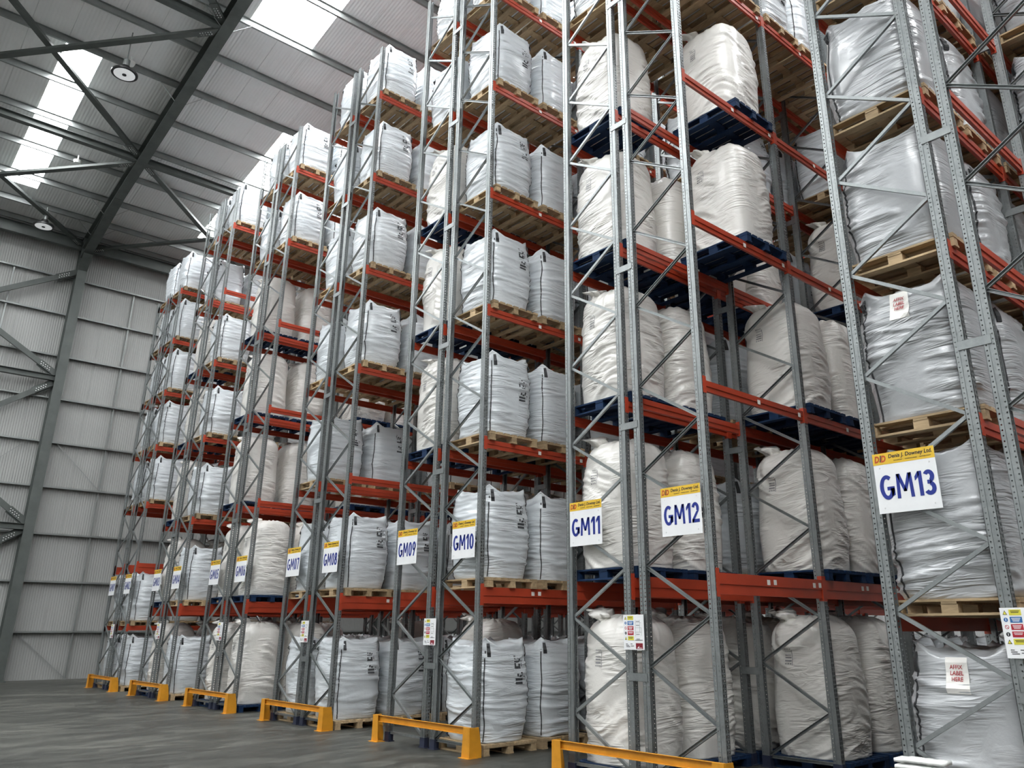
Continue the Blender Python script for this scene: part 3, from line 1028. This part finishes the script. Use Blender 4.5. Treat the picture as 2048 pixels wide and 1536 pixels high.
def rack(row):
    yA = row * P
    h = 13.0 if row == 5 else 14.95
    nb = NB[row]
    a_, b_ = gm(row, 'A'), gm(row, 'B')
    e = put('pallet_rack', None, None, (0, yA - WT / 2, 0))
    nm = 'GM%02d and GM%02d' % (11 - 2 * row, 12 - 2 * row) if row >= 0 else 'GM13'
    tag(e, 'galvanised double pallet rack with orange beams signed %s' % nm, 'rack', 'double pallet racks')
    off = -(yA - WT / 2)
    yfA, yfB = yA - FD / 2 + off, yA - WT + FD / 2 + off
    for i in range(nb + 1):
        frame(e, .04 + BAY * i, yfA, False, h, row <= 1)
        frame(e, .04 + BAY * i, yfB, True, h, row <= 1)
        for z in [1.17, 4.23, 6.49, 8.86, 11.15, 13.4]:
            if z < h - .2:
                put('row_spacer', SPC, e, (-.003 + BAY * i, 0, z))
    for i in range(nb):
        xc = .04 + BAY * (i + .5)
        for li, z in enumerate(LV[row]):
            tall = (li == 0 and 0 <= row <= 4) or (row == 5 and li == 1)
            for y, rz, front in ((yA - .034, 0, False), (yA - FD + .034, math.pi, False), (yA - WT + FD - .034, 0, False), (yA - WT + .034, math.pi, True)):
                bo = put('beam', BEAM[tall], e, (xc, y + off, z), rz)
                if front and row <= 2:
                    for sx in ((-.12, .02, .92, 1.06) if tall else (.02, 1.0)):
                        st = put('location_sticker', STK, bo, (-sx, .0302, -.07 if not tall or sx in (.02, 1.06) else -.075), math.pi)
    return e
for row in range(-1, 6):
    rack(row)

# ------------------------------------------------------------------ what stands where
# per row and side: level -> string of positions from the end ('.' empty)
L = {}
L[-1, 'A'] = ['SSSSSSSS'] * 8
L[-1, 'B'] = ['..SSSSSS'] * 8
L[0, 'A'] = ['CCCCWW', 'CCWWWW', 'CCWWWW', 'CCCCWW', 'C.WWWW', 'WWWWWW', 'WWWWWW']
L[0, 'B'] = ['..CCWW', '..CCCW', '..CCCW', '.C..CC', '.C..WW', 'WWWWWW', 'WWWWWW']
L[1, 'A'] = ['.CWWWW', '.WCWWW', 'CCWWWW', 'CCWWWW', 'CCWWWW', 'WWWWWW', 'WWWWWW']
L[1, 'B'] = ['WWWWWW', 'WWWWWW', 'WWWWWW', 'WWWWWW', 'WWWWWW', 'WWWWWW', 'WWWWWW']
L[2, 'A'] = ['WWCWWW', 'WWWWWW', 'WWWWWW', 'WWWWWW', 'WWWWWW', 'WWWWWW', 'WWWWWW']
L[2, 'B'] = ['WWWWWW', 'WWWWWW', '..WWWW', 'WWWWWW', 'WWWWWW', 'WWWWWW', 'WWWWWW']
L[3, 'A'] = ['CCCW', 'CCCW', 'CCCC', 'CCCC', 'CCCC', 'WWWW', 'WWWW']
L[3, 'B'] = ['CCWW', 'CCWW', '..CC', '..CC', '..CC', 'WWWW', 'WWWW']
L[4, 'A'] = ['CCWW', 'CCWW', 'CCWW', 'CCWW', 'CWWW', 'WWWW', 'WWWW']
L[4, 'B'] = ['WWWW', 'WWWW', 'WWWW', 'WWWW', 'WWWW', '..WW', 'WWWW']
L[5, 'A'] = ['WWWW', 'WWWW', '....', 'WWWW', 'WWWW', 'WWWW', 'WWWW', 'WWWW']
L[5, 'B'] = ['WWWW', 'WWWW', '....', 'WWWW', 'WWWW', 'WWWW', 'WWWW', 'WWWW']
KEEP = {(-1, 'A'): [7, 15, 15, 15, 15, 15, 11, 3], (-1, 'B'): [3, 3, 3, 3, 7, 15, 3, 3], (0, 'A'): [2047, 31, 319, 63, 127, 63, 3, 3], (0, 'B'): [1023, 511, 255, 499, 115, 63, 3, 3], (1, 'A'): [15, 7, 31, 15, 7, 3, 3, 3], (1, 'B'): [12351, 63, 511, 63, 55, 31, 63, 3], (2, 'A'): [15, 3, 15, 7, 7, 3, 3, 3], (2, 'B'): [63, 7, 127, 7, 3, 7, 3, 3], (3, 'A'): [47, 3, 7, 7, 3, 3, 3, 3], (3, 'B'): [47, 3, 31, 15, 3, 3, 3, 3], (4, 'A'): [35, 3, 3, 3, 3, 3, 3, 3], (4, 'B'): [147, 3, 7, 7, 7, 3, 3, 3], (5, 'A'): [3, 3, 3, 3, 3, 3, 3, 3], (5, 'B'): [3, 63, 3, 3, 3, 3, 3, 3]}   # positions the picture shows, one bit each
for (row, side), levs in L.items():
    yA = row * P
    yc = yA - FD / 2 + .01 if side == 'A' else yA - WT + FD / 2 - .01
    for li, st in enumerate(levs):
        if li > len(LV[row]): continue
        z = 0.0 if li == 0 else LV[row][li - 1] + .0005
        if z > 12.6 and row == -1: continue
        for pos, kd in enumerate((st + st[-1] * 12)[:NB[row] * 2]):
            if kd == '.' or not KEEP[row, side][li] >> pos & 1: continue
            xc = BAY * (pos // 2) + (.60 if pos % 2 == 0 else 1.72) + .02
            load(kd, row, side, li, pos, z, yc, xc)

# ------------------------------------------------------------------ rack end barriers
def barrier(row):
    y0, y1 = row * P + .13, row * P - 2.49
    e = put('rack_end_barrier', None, None, (-.12, (y0 + y1) / 2, 0))
    h = (y0 - y1) / 2
    nm = 'GM%02d and GM%02d' % (11 - 2 * row, 12 - 2 * row) if row >= 0 else 'GM13'
    tag(e, 'yellow steel rack end barrier on the floor before %s' % nm, 'barrier', 'rack end barriers')
    b = MB()                                   # channel rail
    b.box(-.004, .0, -h + .01, h - .01, .30, .395)
    b.box(-.035, .0, -h + .01, h - .01, .391, .396)
    b.box(-.035, .0, -h + .01, h - .01, .30, .305)
    put('rail', b.mesh('rail', 'barrier_yellow'), e)
    for sg in (-1, 1):
        b = MB()
        yo = sg * h
        # outer plate, tapering towards the top, and return plate along the rack side
        def plate(y, t_):
            pts = [(-.05, 0), (.17, 0), (.165, .12), (.13, .30), (.11, .395), (-.03, .395), (-.04, .3)]
            n = len(b.v)
            for yy in (y - t_ / 2, y + t_ / 2):
                b.v += [(px_, yy, pz) for px_, pz in pts]
            k = len(pts)
            b.f.append(tuple(range(n, n + k))); b.f.append(tuple(reversed(range(n + k, n + 2 * k)))); b.mi += [0, 0]
            for i in range(k):
                j = (i + 1) % k
                b.f.append((n + i, n + k + i, n + k + j, n + j)); b.mi.append(0)
        plate(yo, .008)
        yi = yo - sg * .15
        n = len(b.v)                            # front plate
        for xx in (-.048, -.040):
            b.v += [(xx, yo, 0), (xx, yi - sg * .03, 0), (xx, yi, .395), (xx, yo, .395)]
        b.f += [(n, n+1, n+2, n+3), (n+7, n+6, n+5, n+4), (n, n+4, n+5, n+1), (n+1, n+5, n+6, n+2), (n+2, n+6, n+7, n+3), (n+3, n+7, n+4, n)]; b.mi += [0] * 6
        ys = sorted((yo + sg * .03, yi - sg * .05))
        b.box(-.09, .085, ys[0], ys[1], 0, .008)
        put('post', b.mesh('post', 'barrier_yellow'), e)
for row in range(-1, 6):
    barrier(row)

# ------------------------------------------------------------------ aisle signs
BOARD = MB().box(0, .004, -.30, .30, -.29, .29).mesh('board', 'sign_white')
HEAD = MB().box(-.0012, .0, -.30, .30, .178, .29).mesh('header_band', 'sign_yellow')
NAME = text_mesh('Denis J. Downey Ltd.', 'company_lettering', 'sign_black', .052, .0012, .42, .0006, .15)
SUB = text_mesh('TRANSPORT  -  WAREHOUSING  -  DISTRIBUTION', 'strapline_lettering', 'sign_black', .016, 0, .36, .0006, .1)
DD = text_mesh('D D', 'logo_lettering', 'sign_orange', .085, .004, .115, .0006, .2)
JJ = text_mesh('j', 'logo_initial', 'sign_black', .07, .004, .022, .0007, .2)
def sign(row, side):
    k = 11 - 2 * row + (0 if side == 'A' else 1)
    yA = row * P
    yc = yA - .40 if side == 'A' else yA - 2.01
    code = 'GM%02d' % k
    e = put('aisle_sign', BOARD, None, (-.031, yc, 3.045))
    tag(e, 'square white rack sign with yellow header reading %s' % code, 'sign', 'rack signs')
    put('header_band', HEAD, e)
    put('company_lettering', NAME, e, (-.0019, -.07, .245)); put('strapline_lettering', SUB, e, (-.0019, -.085, .205))
    put('logo_lettering', DD, e, (-.0019, .225, .234)); put('logo_initial', JJ, e, (-.002, .222, .236))
    me = glyph_mesh(code, 'code_lettering', 'sign_blue', .535, .232)
    put('code_lettering', me, e, (-.001, -.005, -.045))
    b = MB()
    for y_, z_ in ((.24, .145), (-.24, .145), (.24, -.24), (-.24, -.24)):
        b.box(-.003, 0, y_ - .006, y_ + .006, z_ - .006, z_ + .006)
    put('screws', b.mesh('screws', 'bolt_zinc'), e)
for row in range(-1, 6):
    for side in 'AB':
        if row == -1 and side == 'B': continue
        sign(row, side)

# ------------------------------------------------------------------ load notices
NB_ = MB().box(0, .004, -.165, .165, -.20, .20).mesh('board', 'sign_white')
def nblock(name, y0, y1, z0, z1, mat): 
    return (name, MB().box(-.0012, 0, min(y0, y1), max(y0, y1), z0, z1).mesh(name, mat))
NP = []
for i, mt in enumerate(('panel_yellow', 'panel_blue', 'panel_red', 'panel_red', 'panel_yellow')):
    z1 = .185 - i * .058; z0 = z1 - .046
    NP.append(nblock('text_block', .095, .0, z0, z1, mt))
    ink = MB()
    for j in range(3 if i in (1, 2) else 2):
        zz = z1 - .012 - j * .011
        ink.box(-.0018, -.0012, .012 + .006 * j, .083 - .004 * j, zz - .0025, zz + .0025)
    NP.append(('block_lettering', ink.mesh('block_lettering', 'sign_black' if 'yellow' in mt else 'sign_white')))
    ic = MB(); zc = (z0 + z1) / 2
    if 'yellow' in mt:
        ic.quad((-.0012, .145, zc - .018), (-.0012, .109, zc - .018), (-.0012, .127, zc + .018))
        NP.append(('warning_triangle', ic.mesh('warning_triangle', 'sign_black')))
        i2 = MB(); i2.quad((-.0016, .1395, zc - .015), (-.0016, .1145, zc - .015), (-.0016, .127, zc + .01))
        NP.append(('triangle_field', i2.mesh('triangle_field', 'panel_yellow')))
    else:
        ic.v = [(-.0012, .127 + .017 * math.cos(a * math.pi / 8), zc + .017 * math.sin(a * math.pi / 8)) for a in range(16)]
        ic.f = [tuple(range(16))]; ic.mi = [0]
        NP.append(('symbol_disc', ic.mesh('symbol_disc', 'panel_blue' if mt == 'panel_blue' else 'panel_red' if i == 2 else 'sign_black')))
        if i == 2:
            i3 = MB(); i3.v = [(-.0016, .127 + .0125 * math.cos(a * math.pi / 8), zc + .0125 * math.sin(a * math.pi / 8)) for a in range(16)]
            i3.f = [tuple(range(16))]; i3.mi = [0]
            NP.append(('symbol_field', i3.mesh('symbol_field', 'sign_white')))
        i4 = MB().box(-.0022, -.0016, .1245, .1295, zc - .010, zc + .010) if i != 2 else MB().bar((-.0019, .136, zc + .009), (-.0019, .118, zc - .009), .0006, .004, (0, 0, 1))
        NP.append(('symbol_mark', i4.mesh('symbol_mark', 'panel_red' if i == 2 else 'sign_white')))
dg_ = MB()
for z_ in (.105, .05, 0.0):
    dg_.box(-.0014, 0, -.125, -.03, z_ - .0015, z_ + .0015)
for y_, za, zb in ((-.03, -.05, .14), (-.10, -.0, .14), (-.125, -.04, .05)):
    dg_.box(-.0014, 0, y_ - .0012, y_ + .0012, za, zb)
for z_ in (.122, .078, -.025, -.078):
    dg_.box(-.0014, 0, -.095, -.042, z_ - .005, z_ + .005)
NP.append(('load_diagram', dg_.mesh('load_diagram', 'panel_grey')))
tx = MB()
for z_, y0, y1 in ((-.135, .13, .10), (-.15, .13, .08), (-.165, .125, .065), (-.135, .055, .025), (-.158, .05, 0.0), (-.09, -.025, -.14)):
    tx.box(-.0014, 0, min(y0, y1), max(y0, y1), z_ - .003, z_ + .003)
NP.append(('small_print', tx.mesh('small_print', 'sign_black')))
NP.append(nblock('maker_logo', -.03, -.14, -.19, -.125, 'panel_dark_red'))
sw = MB(); sw.quad((-.0016, -.05, -.183), (-.0016, -.13, -.183), (-.0016, -.125, -.178), (-.0016, -.075, -.176), (-.0016, -.085, -.158), (-.0016, -.078, -.158))
NP.append(('logo_sweep', sw.mesh('logo_sweep', 'sign_white')))
for row in range(-1, 6):
    yc = row * P - 1.19
    e = put('load_notice', NB_, None, (-.031, yc, 1.675))
    nm = 'GM%02d and GM%02d' % (11 - 2 * row, 12 - 2 * row) if row >= 0 else 'GM13'
    tag(e, 'white load notice with coloured blocks on the posts of %s' % nm, 'notice', 'load notices')
    for nm_, me in NP: put(nm_, me, e)

# ------------------------------------------------------------------ folded white sacks on the near barrier
e = put('folded_sacks', None, None, (-.14, -4.56, .397))
tag(e, 'bundle of folded white plastic sacks lying on the barrier before GM13', 'sacks')
for i in range(5):
    b = MB()
    n_ = 14; zb = .003 + i * .054
    for j in range(n_ + 1):
        yy = -.215 + .43 * j / n_
        wz = .006 * ns(j * .5, i * 3.1, 1)
        hw = .075 + .006 * ns(j * .6, i, 4)
        for xx, zz in ((-hw, .012), (-hw - .008, .027), (-hw, .043), (hw, .045), (hw + .008, .027), (hw, .012)):
            b.v.append((xx, yy + .008 * ns(i * 2, xx * 9, j), zb + zz + wz - .01))
    for j in range(n_):
        for k in range(6):
            a0 = j * 6 + k; a1 = j * 6 + (k + 1) % 6
            b.f.append((a0, a1, a1 + 6, a0 + 6)); b.mi.append(0)
    b.f.append(tuple(reversed(range(6)))); b.f.append(tuple(n_ * 6 + k for k in range(6))); b.mi += [0, 0]
    put('sack', b.mesh('sack', 'white_plastic', True), e)
put('tie_string', MB().bar((-.05, -.2, .2), (-.05, -.27, .195), .012, .012).mesh('tie_string', 'white_plastic'), e)
